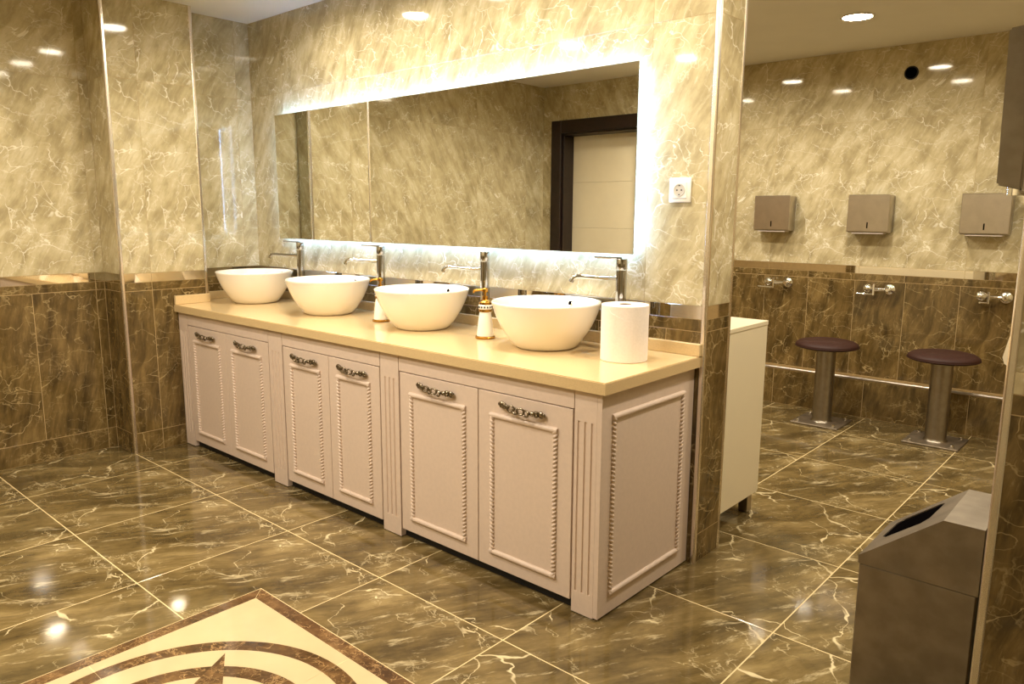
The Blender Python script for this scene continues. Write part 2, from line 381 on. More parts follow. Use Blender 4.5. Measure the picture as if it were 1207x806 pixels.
# ------------------------------------------------------------------ setting: walls
bm = bmesh.new()
prism(bm, [(-0.45, YBACK-0.1), (XA-G, YBACK-0.1), (XA-G, YA+G), (XB-G, YA+G), (XB-G, YB-G), (-G, YB-G), (-G, 0.12), (-0.45, 0.12)], 0, ZC+0.05)
wl = struct(obj('wall_left', bm, M['grout_wall'], smooth=False), 'left wall of beige marble above a dark marble dado with a shallow pier')
clad(wl, '+x', XA, YBACK, YA, ZC, -0.975, -0.975)
clad(wl, '-y', YA, XA, XB, ZC, XA, XA)
clad(wl, '+x', XB, YA, YB, ZC, -0.76, -0.76)
clad(wl, '+y', YB, 0.0, XB, ZC, 0, 0)
clad(wl, '+x', 0.0, YB, 0.0, ZC, -0.2, -0.10, z0=0.86, zj=2.085)
bm = bmesh.new()
prism(bm, [(-0.2, G), (XE-G, G), (XE-G, TW-G), (-0.2, TW-G)], 0, ZC+0.05)
wb = struct(obj('wall_back', bm, M['grout_wall'], smooth=False), 'mirror wall of glossy beige marble tiles above the vanity')
clad(wb, '-y', 0.0, 0.0, XE, ZC, 0.12, 0.36, z0=0.0)
clad(wb, '+x', XE, 0.0, TW, ZC, 0, 0)
clad(wb, '+y', TW, 1.9, XE, ZF, 0, 0, zj=2.02)
# wall with the door, behind the camera
DX0, DX1, DZ = 0.10, 1.02, 2.135
bm = bmesh.new()
box(bm, -0.45, DX0, YBACK-0.22, YBACK-G, 0, ZC+0.05); box(bm, DX1, 5.75, YBACK-0.22, YBACK-G, 0, ZC+0.05); box(bm, DX0, DX1, YBACK-0.22, YBACK-G, DZ, ZC+0.05)
wf = struct(obj('wall_front', bm, M['light'], smooth=False), 'beige marble wall with a dark framed door, seen in the mirror')
clad(wf, '+y', YBACK, XA, DX0-0.002, ZC, 0, 0.1)
clad(wf, '+y', YBACK, DX0, DX1, ZC, 0, 0.42, z0=DZ+0.002, zj=DZ+0.001, rows=('light2',))
clad(wf, '+y', YBACK, DX1+0.002, 3.6, ZC, 1.02, 1.02)
# partition at right
wr = struct(obj('wall_right', B(XP+G, 5.75, YP0+G, YP1-G, 0, ZC+0.05), M['grout_wall'], smooth=False), 'dark dado end of the partition beside the steel bin')
clad(wr, '-y', YP0, XP, 5.6, ZC, XP+0.3, XP+0.3)
clad(wr, '-x', XP, YP0, YP1, ZC, YP0, YP0)
struct(obj('wall_side', B(5.6, 5.75, YBACK-0.2, YP0, 0, ZC+0.05), M['light'], smooth=False), 'plain marble side wall outside the view')
# washing area
w2 = struct(obj('wall_far', B(0.2, 5.4, YFAR+G, YFAR+0.15, 0, ZF+0.05), M['grout_wall'], smooth=False), 'far wall of beige marble over a brown marble dado')
clad(w2, '-y', YFAR, 1.5, 4.6, ZF, 1.866, 2.861, z0=ZSTEP, zj=2.016)
struct(obj('wall_far_left', B(0.2, 0.35, TW, YFAR+0.1, 0, ZF+0.05), M['light'], smooth=False), 'marble wall closing the washing area')
struct(obj('wall_far_right', B(5.25, 5.4, YP1, YFAR+0.1, 0, ZF+0.05), M['light'], smooth=False), 'marble wall closing the washing area at right')
st = struct(obj('trim_step', B(0.35, 5.25, YSTEP+G, YFAR, 0, ZSTEP-G), M['grout_wall'], smooth=False), 'low tiled step along the far wall with a steel nosing')
for p, q in zip(joints(1.5, 4.6, 0.6385, 2.984), joints(1.5, 4.6, 0.6385, 2.984)[1:]):
    tile('step_tile', st, '-y', YSTEP, p, q, 0, ZSTEP-0.012, 'dark', 0.004)
    tile('step_tile', st, '+z', ZSTEP, p, q, YSTEP+0.014, YFAR-0.004, 'ledge', 0.002)
bm = bmesh.new(); tube(bm, [(1.5, YSTEP+0.008, ZSTEP-0.006), (4.6, YSTEP+0.008, ZSTEP-0.006)], 0.010, 12)
obj('nosing', bm, M['steel2'], st)
# ceilings
struct(obj('ceiling', B(-0.45, 5.75, YBACK-0.2, 0.10, ZC, ZC+0.1), M['plaster'], smooth=False), 'plain white ceiling of the vanity room')
struct(obj('ceiling', B(0.2, 5.4, 0.10, YFAR+0.15, ZF, ZC+0.1), M['plaster'], smooth=False), 'plain white ceiling of the washing area')
# corner trims
tn = 0
def corner(x, y, sx, sy, h, lab):
    global tn; tn += 1
    bm = bmesh.new(); L = 0.017; k = 0.0028
    pts = [(x-sx*L, y+sy*0.0003), (x-sx*(L-0.003), y+sy*k), (x-sx*0.004, y+sy*k), (x-sx*0.0005, y+sy*(k-0.0006)), (x+sx*(k-0.0006), y-sy*0.0005), (x+sx*k, y-sy*0.004), (x+sx*k, y-sy*(L-0.003)), (x+sx*0.0003, y-sy*L), (x-sx*0.004, y-sy*0.004)]
    prism(bm, pts, 0.0, h)
    struct(obj('trim_%d' % tn, bm, M['trim'], smooth=False), lab)
corner(XB, YA, 1, -1, ZC, 'polished metal corner trim of the left pier')
corner(XB, YB, 1, 1, ZC, 'polished metal corner trim beside the first basin')
corner(XE, 0.0, 1, -1, ZC, 'polished metal corner trim at the end of the mirror wall')
corner(XE, TW, 1, 1, ZF, 'polished metal corner trim by the white cupboard')
corner(XP, YP0, -1, -1, ZC, 'polished metal corner trim of the right partition')
# door in the wall behind
d1 = thing('door_1', 'cream door in a dark wooden frame, seen in the mirror', 'door', (0, YBACK, 0)); d1['kind'] = 'structure'
del d1['category']
fw_ = 0.10
obj('architrave', B(DX0-fw_, DX0+0.012, -0.01, 0.02, 0, DZ+fw_, bev=0.003), M['wenge'], d1)
obj('architrave', B(DX1-0.012, DX1+fw_, -0.01, 0.02, 0, DZ+fw_, bev=0.003), M['wenge'], d1)
obj('architrave', B(DX0+0.012, DX1-0.012, -0.01, 0.02, DZ-0.012, DZ+fw_, bev=0.003), M['wenge'], d1)
obj('jamb', B(DX0, DX0+0.03, -0.21, -0.01, 0, DZ, bev=0.002), M['wenge'], d1)
obj('jamb', B(DX1-0.03, DX1, -0.21, -0.01, 0, DZ, bev=0.002), M['wenge'], d1)
obj('jamb', B(DX0+0.03, DX1-0.03, -0.21, -0.01, DZ-0.03, DZ, bev=0.002), M['wenge'], d1)
bm = bmesh.new()
zs = [0.005, 0.42, 0.84, 1.26, 1.68, DZ-0.032]
for z0, z1 in zip(zs, zs[1:]): box(bm, DX0+0.032, DX1-0.032, -0.20, -0.155, z0+0.0006, z1-0.0006, bev=0.001)
dl = obj('door_leaf', bm, M['doorw'], d1)
bm = bmesh.new(); lathe(bm, [(0.026, 0), (0.026, 0.008), (0.010, 0.010), (0.010, 0.05)], 20, Matrix.Translation((DX1-0.10, -0.155, 1.02)) @ Matrix.Rotation(-PI/2, 4, 'X')); tube(bm, [(DX1-0.10, -0.108, 1.02), (DX1-0.23, -0.108, 1.02)], 0.009, 10)
obj('door_handle', bm, M['chrome'], dl)

# ------------------------------------------------------------------ downlights
def downlight(x, y, z, watts, label, group):
    t = thing('ceiling_downlight', label, 'downlight', (x, y, z), 0, group)
    bm = bmesh.new(); lathe(bm, [(0.090, 0.0), (0.090, -0.004), (0.084, -0.009), (0.077, -0.006), (0.077, 0.0)], 28, cap=False); obj('trim_ring', bm, M['chrome'], t)
    bm = bmesh.new(); lathe(bm, [(0.0, -0.002), (0.0765, -0.002)], 28, cap=False); obj('lens', bm, M['lens'], t)
    L = bpy.data.lights.new('downlight_lamp', 'AREA'); L.shape = 'DISK'; L.size = 0.14; L.energy = watts; L.color = WARM; L.spread = math.radians(160)
    lo = bpy.data.objects.new('downlight_lamp', L); COL.objects.link(lo); lo.parent = t; lo.location = (0, 0, -0.012)
for i, (x, y, k) in enumerate(DOWN_POS): downlight(x, y, ZC, DOWN_W*k, 'out-of-view round warm ceiling downlight in the vanity room', 'vanity room downlights')
for i, (x, y) in enumerate(FAR_POS):
    downlight(x, y, ZF, FAR_W, 'round warm downlight in the ceiling above the stools' if i == 0 else 'out-of-view round warm ceiling downlight in the washing area', 'washing area downlights')

# ------------------------------------------------------------------ mirror
MX0, MX1, MZ0, MZ1, MY = 0.345, 2.914, 1.229, 1.963, -0.052
mr = thing('wall_mirror', 'wide frameless mirror with cool backlight above the four basins', 'mirror', ((MX0+MX1)/2, 0, MZ0))
hw, hh = (MX1-MX0)/2, MZ1-MZ0
bm = bmesh.new(); box(bm, -hw, hw, MY, MY+0.006, 0, hh, bev=0.001); obj('mirror_glass', bm, M['mirror'], mr, smooth=False)
obj('back_box', B(-hw+0.10, hw-0.10, MY+0.0062, -0.0005, 0.10, hh-0.10), M['plastic'], mr, smooth=False)
for (x0, x1, z0, z1) in ((-hw+0.03, hw-0.03, hh-0.024, hh-0.014), (-hw+0.03, hw-0.03, 0.014, 0.024), (-hw+0.014, -hw+0.024, 0.03, hh-0.03), (hw-0.024, hw-0.014, 0.03, hh-0.03)):
    obj('led_strip', B(x0, x1, MY+0.0065, MY+0.016, z0, z1), M['led'], mr, smooth=False)

# ------------------------------------------------------------------ vanity cabinets
YFNT = -0.622
def half_round(bm, p0, p1, r, n=6):           # half-round bar lying on plane y=0, bulging to -y
    P0, P1 = Vector(p0), Vector(p1); t = (P1-P0).normalized(); s = t.cross(Vector((0, -1, 0))).normalized()
    rings = []
    for P in (P0, P1):
        rings.append([bm.verts.new(P + s*r*math.cos(PI*k/n) + Vector((0, -1, 0))*r*math.sin(PI*k/n)) for k in range(n+1)])
    for k in range(n): bm.faces.new((rings[0][k], rings[0][k+1], rings[1][k+1], rings[1][k]))
    for r_ in rings: bm.faces.new(r_)
def rope(bm, x, z0, z1, r, pitch=0.0155, n=8, sg=1):
    N_ = int((z1-z0)/(pitch/6)); rings = []
    for i in range(N_+1):
        z = z0+(z1-z0)*i/N_; row = []
        for k in range(n+1):
            th = PI*k/n
            rr = r*(0.52+0.55*abs(math.sin(PI*z/pitch+sg*th*0.9)))
            row.append(bm.verts.new((x+rr*math.cos(th), -rr*math.sin(th), z)))
        rings.append(row)
    for a, b in zip(rings, rings[1:]):
        for k in range(n): bm.faces.new((a[k], a[k+1], b[k+1], b[k]))
MOULD = {}
def moulding(w, h):                            # rope-sided rectangular moulding, centred, on plane y=0
    key = (round(w, 3), round(h, 3))
    if key not in MOULD:
        bm = bmesh.new(); r = 0.0105
        for s in (-1, 1): rope(bm, s*(w/2-r), -h/2+0.012, h/2-0.012, r, sg=s)
        for s in (-1, 1): half_round(bm, (-w/2, 0, s*(h/2-r)), (w/2, 0, s*(h/2-r)), r)
        MOULD[key] = done(bm, 'moulding', True, 60); MOULD[key].materials.append(M['paint'])
    return MOULD[key]
def handle_mesh():
    bm = bmesh.new()
    bow = lambda x: -0.010-0.020*(1-(x/0.10)**2)
    for k in range(4):
        x = -0.036+0.024*k
        torus(bm, 0.0115, 0.0036, Matrix.Translation((x, bow(x), 0.0015*(-1)**k)) @ Matrix.Rotation(0.25*(-1)**k, 4, 'Z') @ Matrix.Rotation(PI/2, 4, 'X'), 16, 7, sx=1.25)
    for s in (-1, 1):
        for (x, z, r, ax, az) in ((0.060, 0.003, 0.012, 1.2, 0.75), (0.076, 0.007, 0.011, 1.1, 0.8), (0.076, -0.003, 0.010, 1.1, 0.7), (0.092, 0.006, 0.012, 1.1, 0.9), (0.094, -0.003, 0.010, 1.0, 0.8), (0.104, 0.003, 0.008, 1, 1)):
            ball(bm, (s*x, bow(min(x, 0.098)), z), r, ax, 0.6, az, 10, 7)
        tube(bm, [(s*0.092, bow(0.092), 0.002), (s*0.092, 0.0, 0.002)], 0.006, 8)
    me = done(bm, 'handle', True, 60); me.materials.append(M['bronze']); return me
HM = handle_mesh()
def pilaster(cab, x0, x1, ox):
    bm = bmesh.new(); w = x1-x0; n = 3; fw = 0.011; d = 0.005
    # fluted front profile (plan) for z .05 - .735, plain blocks above and below
    xs = [x0]; c = (x0+x1)/2
    pts = [(x0, YFNT+0.03), (x0, YFNT)]
    for k in range(n):
        xc = c+(k-1)*0.028
        pts += [(xc-fw/2, YFNT), (xc-fw/4, YFNT+d), (xc+fw/4, YFNT+d), (xc+fw/2, YFNT)]
    pts += [(x1, YFNT), (x1, YFNT+0.03)]
    f = prism(bm, [(p[0]-ox, p[1]) for p in pts], 0.085, 0.70)
    box(bm, x0-ox, x1-ox, YFNT, YFNT+0.03, 0.70, 0.8085); box(bm, x0-ox, x1-ox, YFNT, YFNT+0.03, 0.004, 0.085)
    box(bm, x0-ox, x1-ox, YFNT+0.03, YFNT+0.11, 0.004, 0.8085)
    obj('pilaster', bm, M['paint'], cab, smooth=False)
def cabinet(x0, x1, pils, doors, label, end=False):
    ox = x0; cab = thing('vanity_cabinet', label, 'cabinet', (x0, 0, 0), 0, 'vanity cabinets under the worktop')
    d0, d1 = doors[0]-0.003, doors[-1]+0.003
    obj('body', B(x0-ox+0.002, (x1-ox)-0.002, YFNT+0.112, -0.012, 0.045, 0.806), M['paint'], cab, smooth=False)
    obj('carcass_front', B(d0-ox, d1-ox, YFNT+0.022, YFNT+0.111, 0.045, 0.806), M['paint'], cab, smooth=False)
    obj('plinth', B(x0-ox+0.01, (x1-ox)-0.03, -0.596, -0.02, 0.002, 0.044), M['black'], cab, smooth=False)
    obj('top_rail', B(d0-ox, d1-ox, YFNT, YFNT+0.021, 0.7375, 0.8085, bev=0.001), M['paint'], cab, smooth=False)
    for p in pils: pilaster(cab, p[0], p[1], ox)
    for a, b in zip(doors, doors[1:]):
        w = b-a-0.004; h = 0.7335-0.042
        dr = obj('door', B(-w/2, w/2, 0, 0.02, -h/2, h/2, bev=0.0015), M['paint'], cab, ((a+b)/2-ox, YFNT+0.0005, 0.042+h/2), smooth=False)
        link('moulding', moulding(w-0.125, 0.562), None, dr, (0, 0, 0.376-0.042-h/2))
        link('handle', HM, None, dr, (0, 0, 0.692-0.042-h/2), (0, math.radians(2), 0))
    return cab
c1 = cabinet(0.142, 1.130, [(0.142, 0.246)], [0.252, 0.686, 1.124], 'cream two-door vanity cabinet nearest the left wall')
c2 = cabinet(1.131, 2.026, [(1.131, 1.254)], [1.260, 1.645, 2.020], 'cream two-door vanity cabinet in the middle of the row')
c3 = cabinet(2.027, 3.180, [(2.027, 2.146), (3.068, 3.160)], [2.152, 2.611, 3.062], 'cream two-door vanity cabinet at the right end with panelled side')
bm = B(3.160, 3.180, YFNT, -0.004, 0.008, 0.8085, bev=0.001); bmesh.ops.translate(bm, verts=bm.verts, vec=(-2.027, 0, 0))
ep = obj('end_panel', bm, M['paint'], c3, smooth=False)
link('moulding', moulding(0.482, 0.655), None, ep, (3.180-2.027, -0.322, 0.400), (0, 0, PI/2))

# ------------------------------------------------------------------ worktop
wt = thing('worktop', 'beige quartz worktop with low upstand carrying the basins', 'countertop', (XL, 0, 0.8086))
bm = bmesh.new()
fs = prism(bm, [(0, YB+0.001), (0, -DD), (XR-XL, -DD), (XR-XL, -0.0005), (-XL+0.001, -0.0005), (-XL+0.001, YB+0.001)], 0, HT-0.8086)
bmesh.ops.recalc_face_normals(bm, faces=bm.faces)
top = [e for e in bm.edges if all(v.co.z > 0.03 for v in e.verts)]
bmesh.ops.bevel(bm, geom=top, offset=0.003, segments=2, affect='EDGES')
obj('slab', bm, M['counter'], wt)
def upstand(x0, x1, y0, y1, z1, lab):
    o = obj('worktop_upstand', B(x0, x1, y0, y1, HT+0.0003, z1, bev=0.002), M['counter']); tag(o, lab, 'upstand', 'low stone upstands round the worktop')
upstand(0.022, XR+0.002, -0.021, -0.0005, 0.898, 'long low beige stone upstand behind the basins')
upstand(XL, XL+0.02, -DD+0.002, YB-0.001, 0.902, 'short beige stone upstand against the left pier')
upstand(0.001, 0.021, YB+0.003, -0.022, 0.898, 'short beige stone upstand in the recess behind the first basin')

# ------------------------------------------------------------------ basins
BX = [0.362, 1.118, 1.874, 2.630]; BY = -0.243
BL = ['white ceramic bowl basin nearest the left wall', 'second white ceramic bowl basin from the left wall', 'third white ceramic bowl basin, between two soap dispensers', 'white ceramic bowl basin beside the paper roll']
def make_basin(label):
    t = thing('bowl_basin', label, 'basin', (0, 0, HT), 0, 'bowl basins on the worktop')
    out = [(0.0, 0.0), (0.112, 0.0), (0.120, 0.002), (0.127, 0.007), (0.137, 0.016), (0.153, 0.036), (0.172, 0.064), (0.189, 0.092), (0.204, 0.124), (0.215, 0.154), (0.2225, 0.178), (0.2245, 0.185), (0.2215, 0.1885), (0.216, 0.1880),
           (0.211, 0.182), (0.203, 0.158), (0.190, 0.122), (0.170, 0.085), (0.136, 0.046), (0.085, 0.023), (0.026, 0.016), (0.0, 0.015)]
    bm = bmesh.new(); lathe(bm, out, 56); obj('bowl', bm, M['ceramic'], t, angle=60)
    bm = bmesh.new(); lathe(bm, [(0.0, 0.0205), (0.018, 0.020), (0.024, 0.017)], 20, cap=False); obj('drain', bm, M['chrome'], t)
    mt = Matrix.Translation((-0.028, 0.1985, 0.160)) @ Matrix.Rotation(-0.14, 4, 'Z') @ Matrix.Rotation(math.radians(66), 4, 'X')
    bm = bmesh.new(); lathe(bm, [(0.0105, -0.004), (0.0125, 0.001), (0.0095, 0.0025), (0.0085, -0.002)], 16, mt, cap=False); orr = obj('overflow_ring', bm, M['chrome'], t)
    bm = bmesh.new(); lathe(bm, [(0.0, 0.0006), (0.0088, 0.0006)], 16, mt, cap=False); obj('overflow_hole', bm, M['hole'], t)
    return t
b0 = make_basin(BL[0])
for i, x in enumerate(BX):
    o = b0 if i == 0 else copy_tree(b0); o.location = (x, BY, HT); o['label'] = BL[i]

# ------------------------------------------------------------------ taps on the worktop
FX = [0.687, 1.429, 2.177, 2.914]
FL = ['tall chrome basin mixer serving the leftmost bowl', 'tall chrome basin mixer beside the second bowl', 'tall chrome basin mixer behind the white and gold soap dispenser', 'tall chrome basin mixer behind the paper roll']
def make_tap(label):
    t = thing('basin_tap', label, 'tap', (0, 0, HT), 0, 'basin taps along the worktop')
    bm = bmesh.new(); lathe(bm, [(0.030, 0.0), (0.030, 0.004), (0.026, 0.008), (0.0215, 0.009), (0.0215, 0.322)], 28); obj('body', bm, M['tapchrome'], t)
    bm = bmesh.new(); lathe(bm, [(0.0215, 0.3245), (0.0225, 0.326), (0.0225, 0.362), (0.021, 0.366)], 28); cp = obj('cap', bm, M['tapchrome'], t)
    d = Vector((-0.166, -0.10, 0)).normalized()
    L = [(0.01, 0.290), (0.05, 0.290), (0.10, 0.291), (0.15, 0.2945), (0.172, 0.295), (0.186, 0.290), (0.194, 0.280), (0.197, 0.272)]
    bm = bmesh.new(); tube(bm, [(d.x*a, d.y*a, z) for a, z in L], [0.0085, 0.0085, 0.0085, 0.0085, 0.0088, 0.0092, 0.0095, 0.0095], 14); obj('spout', bm, M['tapchrome'], t)
    bm = bmesh.new(); tube(bm, [(d.x*a, d.y*a, z) for a, z in ((0.0, 0.3675), (0.05, 0.3685), (0.105, 0.3705))], [0.0045, 0.004, 0.0035], 8); obj('lever', bm, M['tapchrome'], cp)
    return t
t0 = make_tap(FL[0])
for i, x in enumerate(FX):
    o = t0 if i == 0 else copy_tree(t0); o.location = (x, -0.13, HT); o['label'] = FL[i]

# ------------------------------------------------------------------ soap dispensers
def make_soap(label):
    t = thing('soap_dispenser', label, 'soap dispenser', (0, 0, HT), 0, 'white and gold soap dispensers')
    bm = bmesh.new(); lathe(bm, [(0.040, 0.0), (0.044, 0.002), (0.044, 0.008), (0.038, 0.012)], 28); obj('base_ring', bm, M['gold'], t)
    bm = bmesh.new(); lathe(bm, [(0.037, 0.012), (0.036, 0.03), (0.030, 0.080), (0.0255, 0.112), (0.024, 0.116)], 28); obj('bottle', bm, M['ceramic'], t)
    bm = bmesh.new(); lathe(bm, [(0.024, 0.116), (0.028, 0.119), (0.028, 0.126), (0.026, 0.128)], 24); obj('collar', bm, M['gold'], t)
    bm = bmesh.new(); lathe(bm, [(0.0275, 0.128), (0.0295, 0.130), (0.0295, 0.146), (0.0275, 0.148)], 24); bd = obj('band', bm, M['plastic'], t)
    bm = bmesh.new()
    for k in range(14): ball(bm, (0.0297*math.cos(2*PI*k/14), 0.0297*math.sin(2*PI*k/14), 0.138), 0.0045, 0.8, 0.8, 1, 8, 6)
    obj('beads', bm, M['black'], bd)
    bm = bmesh.new(); lathe(bm, [(0.027, 0.148), (0.027, 0.158), (0.020, 0.166), (0.0125, 0.170), (0.0125, 0.186)], 24); obj('pump_cap', bm, M['gold'], t)
    bm = bmesh.new(); lathe(bm, [(0.006, 0.186), (0.006, 0.200), (0.0135, 0.202), (0.0135, 0.216), (0.010, 0.220)], 20)
    tube(bm, [(0, 0, 0.211), (-0.022, -0.014, 0.211), (-0.040, -0.026, 0.207), (-0.044, -0.029, 0.198)], [0.006, 0.0055, 0.005, 0.005], 10)
    obj('pump_nozzle', bm, M['gold'], t)
    return t
s0 = make_soap('white soap dispenser with gold pump left of the third bowl'); s0.location = (1.566, -0.245, HT)
s1 = copy_tree(s0); s1.location = (2.305, -0.262, HT); s1['label'] = 'white soap dispenser with gold pump between the third and fourth bowls'

# ------------------------------------------------------------------ paper roll
pr_ = thing('paper_roll', 'large white paper towel roll standing on the worktop corner', 'paper roll', (3.017, -0.255, HT))
bm = bmesh.new()
prof = [(0.023, 0.0), (0.086, 0.0), (0.088, 0.002), (0.088, 0.206), (0.086, 0.208), (0.072, 0.2076), (0.055, 0.2082), (0.040, 0.2076), (0.023, 0.208), (0.023, 0.0)]
lathe(bm, prof, 48, cap=False); obj('roll', bm, M['paper'], pr_)
bm = bmesh.new(); lathe(bm, [(0.0228, 0.003), (0.0228, 0.2085), (0.0212, 0.2085), (0.0212, 0.003), (0.0228, 0.003)], 28, cap=False)
obj('core', bm, plain('cardboard', srgb(150, 118, 84), 0.9, noise=0.1), pr_)
bm = bmesh.new()                               # loose end of the sheet, slanting across the front
pp = []
for k in range(13):
    a = math.radians(-112+78*k/12); zt_ = 0.198-0.055*k/12 if k > 2 else 0.2
    pp.append((math.cos(a), math.sin(a), zt_))
va = [bm.verts.new((c*0.0890, s*0.0890, z)) for c, s, z in pp]; vb = [bm.verts.new((c*0.0884, s*0.0884, 0.003)) for c, s, z in pp]
vc = [bm.verts.new((c*0.0879, s*0.0879, z)) for c, s, z in pp]; vd = [bm.verts.new((c*0.0879, s*0.0879, 0.003)) for c, s, z in pp]
for k in range(12):
    bm.faces.new((va[k], va[k+1], vb[k+1], vb[k])); bm.faces.new((va[k], va[k+1], vc[k+1], vc[k]))
    bm.faces.new((vc[k], vc[k+1], vd[k+1], vd[k])); bm.faces.new((vb[k], vb[k+1], vd[k+1], vd[k]))
bm.faces.new((va[0], vb[0], vd[0], vc[0])); bm.faces.new((va[12], vb[12], vd[12], vc[12]))
obj('loose_sheet', bm, M['paper'], pr_)

# ------------------------------------------------------------------ socket on the mirror wall
so = thing('power_socket', 'white square power socket on the marble right of the mirror', 'socket', (3.085, 0, 1.478))
bm = bmesh.new(); box(bm, -0.046, 0.046, -0.010, 0, -0.046, 0.046, bev=0.004, seg=2); obj('frame', bm, M['plastic'], so)
mt = Matrix.Rotation(PI/2, 4, 'X')
bm = bmesh.new(); box(bm, -0.031, 0.031, -0.0125, -0.009, -0.031, 0.031, bev=0.002); obj('cover', bm, M['plastic'], so)
bm = bmesh.new(); lathe(bm, [(0.0235, 0.0122), (0.0235, 0.0145), (0.0205, 0.0145), (0.0195, 0.0135), (0.0, 0.0130)], 28, mt, cap=False); obj('socket_well', bm, M['well'], so)
bm = bmesh.new()
for s in (-1, 1): lathe(bm, [(0, 0.0138), (0.0032, 0.0138), (0.0032, 0.0128)], 10, Matrix.Translation((s*0.0095, 0, 0)) @ mt, cap=False)
for s in (-1, 1): box(bm, -0.003, 0.003, -0.0142, -0.0128, s*0.017-0.002, s*0.017+0.002)
obj('contact_holes', bm, M['black'], so)

# ------------------------------------------------------------------ white cupboard behind the wall
wc = thing('low_cupboard', 'white low cupboard on metal feet behind the mirror wall', 'cupboard', (2.70, 0.46, 0))
obj('carcass', B(-0.55, 0.463, -0.244, 0.236, 0.10, 0.895, bev=0.001), M['whitecab'], wc, smooth=False)
obj('top_board', B(-0.552, 0.466, -0.245, 0.242, 0.8955, 0.914, bev=0.001), M['whitecab'], wc, smooth=False)
for k in range(2): obj('cupboard_door', B(-0.548+0.505*k, -0.548+0.503*(k+1), 0.2365, 0.2545, 0.103, 0.893, bev=0.001), M['whitecab'], wc, smooth=False)
for sx in (-0.50, 0.395):
    for sy in (-0.20, 0.19): obj('foot', B(sx, sx+0.045, sy, sy+0.045, 0.001, 0.10, bev=0.002), M['steel2'], wc, smooth=False)

# ------------------------------------------------------------------ stools
def make_stool(label):
    t = thing('fixed_stool', label, 'stool', (0, 0, 0), 0, 'round stools bolted to the floor')
    bm = bmesh.new(); box(bm, -0.155, 0.155, -0.155, 0.155, 0.0004, 0.010, bev=0.002); bp = obj('base_plate', bm, M['plate'], t, smooth=False)
    for sx in (-1, 1):
        for sy in (-1, 1):
            bm = bmesh.new(); lathe(bm, [(0.014, 0.010), (0.014, 0.013), (0.010, 0.0135), (0.010, 0.022), (0.006, 0.027), (0, 0.028)], 8); obj('bolt', bm, M['chrome'], bp, (sx*0.118, sy*0.118, 0))
    bm = bmesh.new(); lathe(bm, [(0.070, 0.010), (0.063, 0.018), (0.061, 0.03), (0.061, 0.515)], 36); obj('post', bm, M['steel'], t)
    bm = bmesh.new(); lathe(bm, [(0.06, 0.512), (0.175, 0.514), (0.192, 0.519), (0.200, 0.530), (0.196, 0.542), (0.175, 0.556), (0.12, 0.567), (0.05, 0.572), (0, 0.573)], 48); st_ = obj('seat', bm, M['leather'], t, angle=60)
    bm = bmesh.new(); torus(bm, 0.1985, 0.0035, Matrix.Translation((0, 0, 0.5265)), 40, 6); obj('piping', bm, M['leather'], st_, angle=80)
    return t
q0 = make_stool('brown round stool on steel post, nearer the white cupboard'); q0.location = (2.822, 2.51, 0)
q1 = copy_tree(q0); q1.location = (3.512, 2.535, 0); q1['label'] = 'brown round stool on steel post, nearer the right partition'

# ------------------------------------------------------------------ dispensers on the far wall
def make_disp(label):
    t = thing('towel_dispenser', label, 'dispenser', (0, 0, 0), 0, 'steel towel dispensers on the far wall')
    bm = bmesh.new(); box(bm, -0.13, 0.13, -0.118, -0.0005, -0.125, 0.125, bev=0.008, seg=2); obj('body', bm, M['steel2'], t)
    fc = obj('front_cover', B(-0.132, 0.132, -0.124, -0.1185, -0.118, 0.127, bev=0.003), M['steel2'], t)
    obj('level_slot', B(-0.004, 0.004, -0.1252, -0.1235, -0.095, -0.055), M['hole'], fc, smooth=False)
    obj('towel', B(-0.10, 0.10, -0.112, -0.035, -0.132, -0.1255, bev=0.001), M['paper'], t, smooth=False)
    return t
p0 = make_disp('steel paper towel dispenser nearest the mirror wall'); p0.location = (2.262, YFAR, 1.400)
for x, lab in ((2.926, 'steel paper towel dispenser in the middle of the far wall'), (3.604, 'steel paper towel dispenser nearest the right partition')):
    o = copy_tree(p0); o.location = (x, YFAR, 1.398); o['label'] = lab
sn = thing('wall_sensor', 'small round black opening high on the far wall', 'sensor', (3.085, YFAR, 2.30))
bm = bmesh.new(); lathe(bm, [(0.043, 0.0), (0.043, 0.006), (0.036, 0.008), (0.034, 0.003)], 28, mt, cap=False); obj('bezel', bm, M['black'], sn)
bm = bmesh.new(); lathe(bm, [(0.0345, 0.004), (0.0, 0.003)], 28, mt, cap=False); obj('opening', bm, M['hole'], sn)

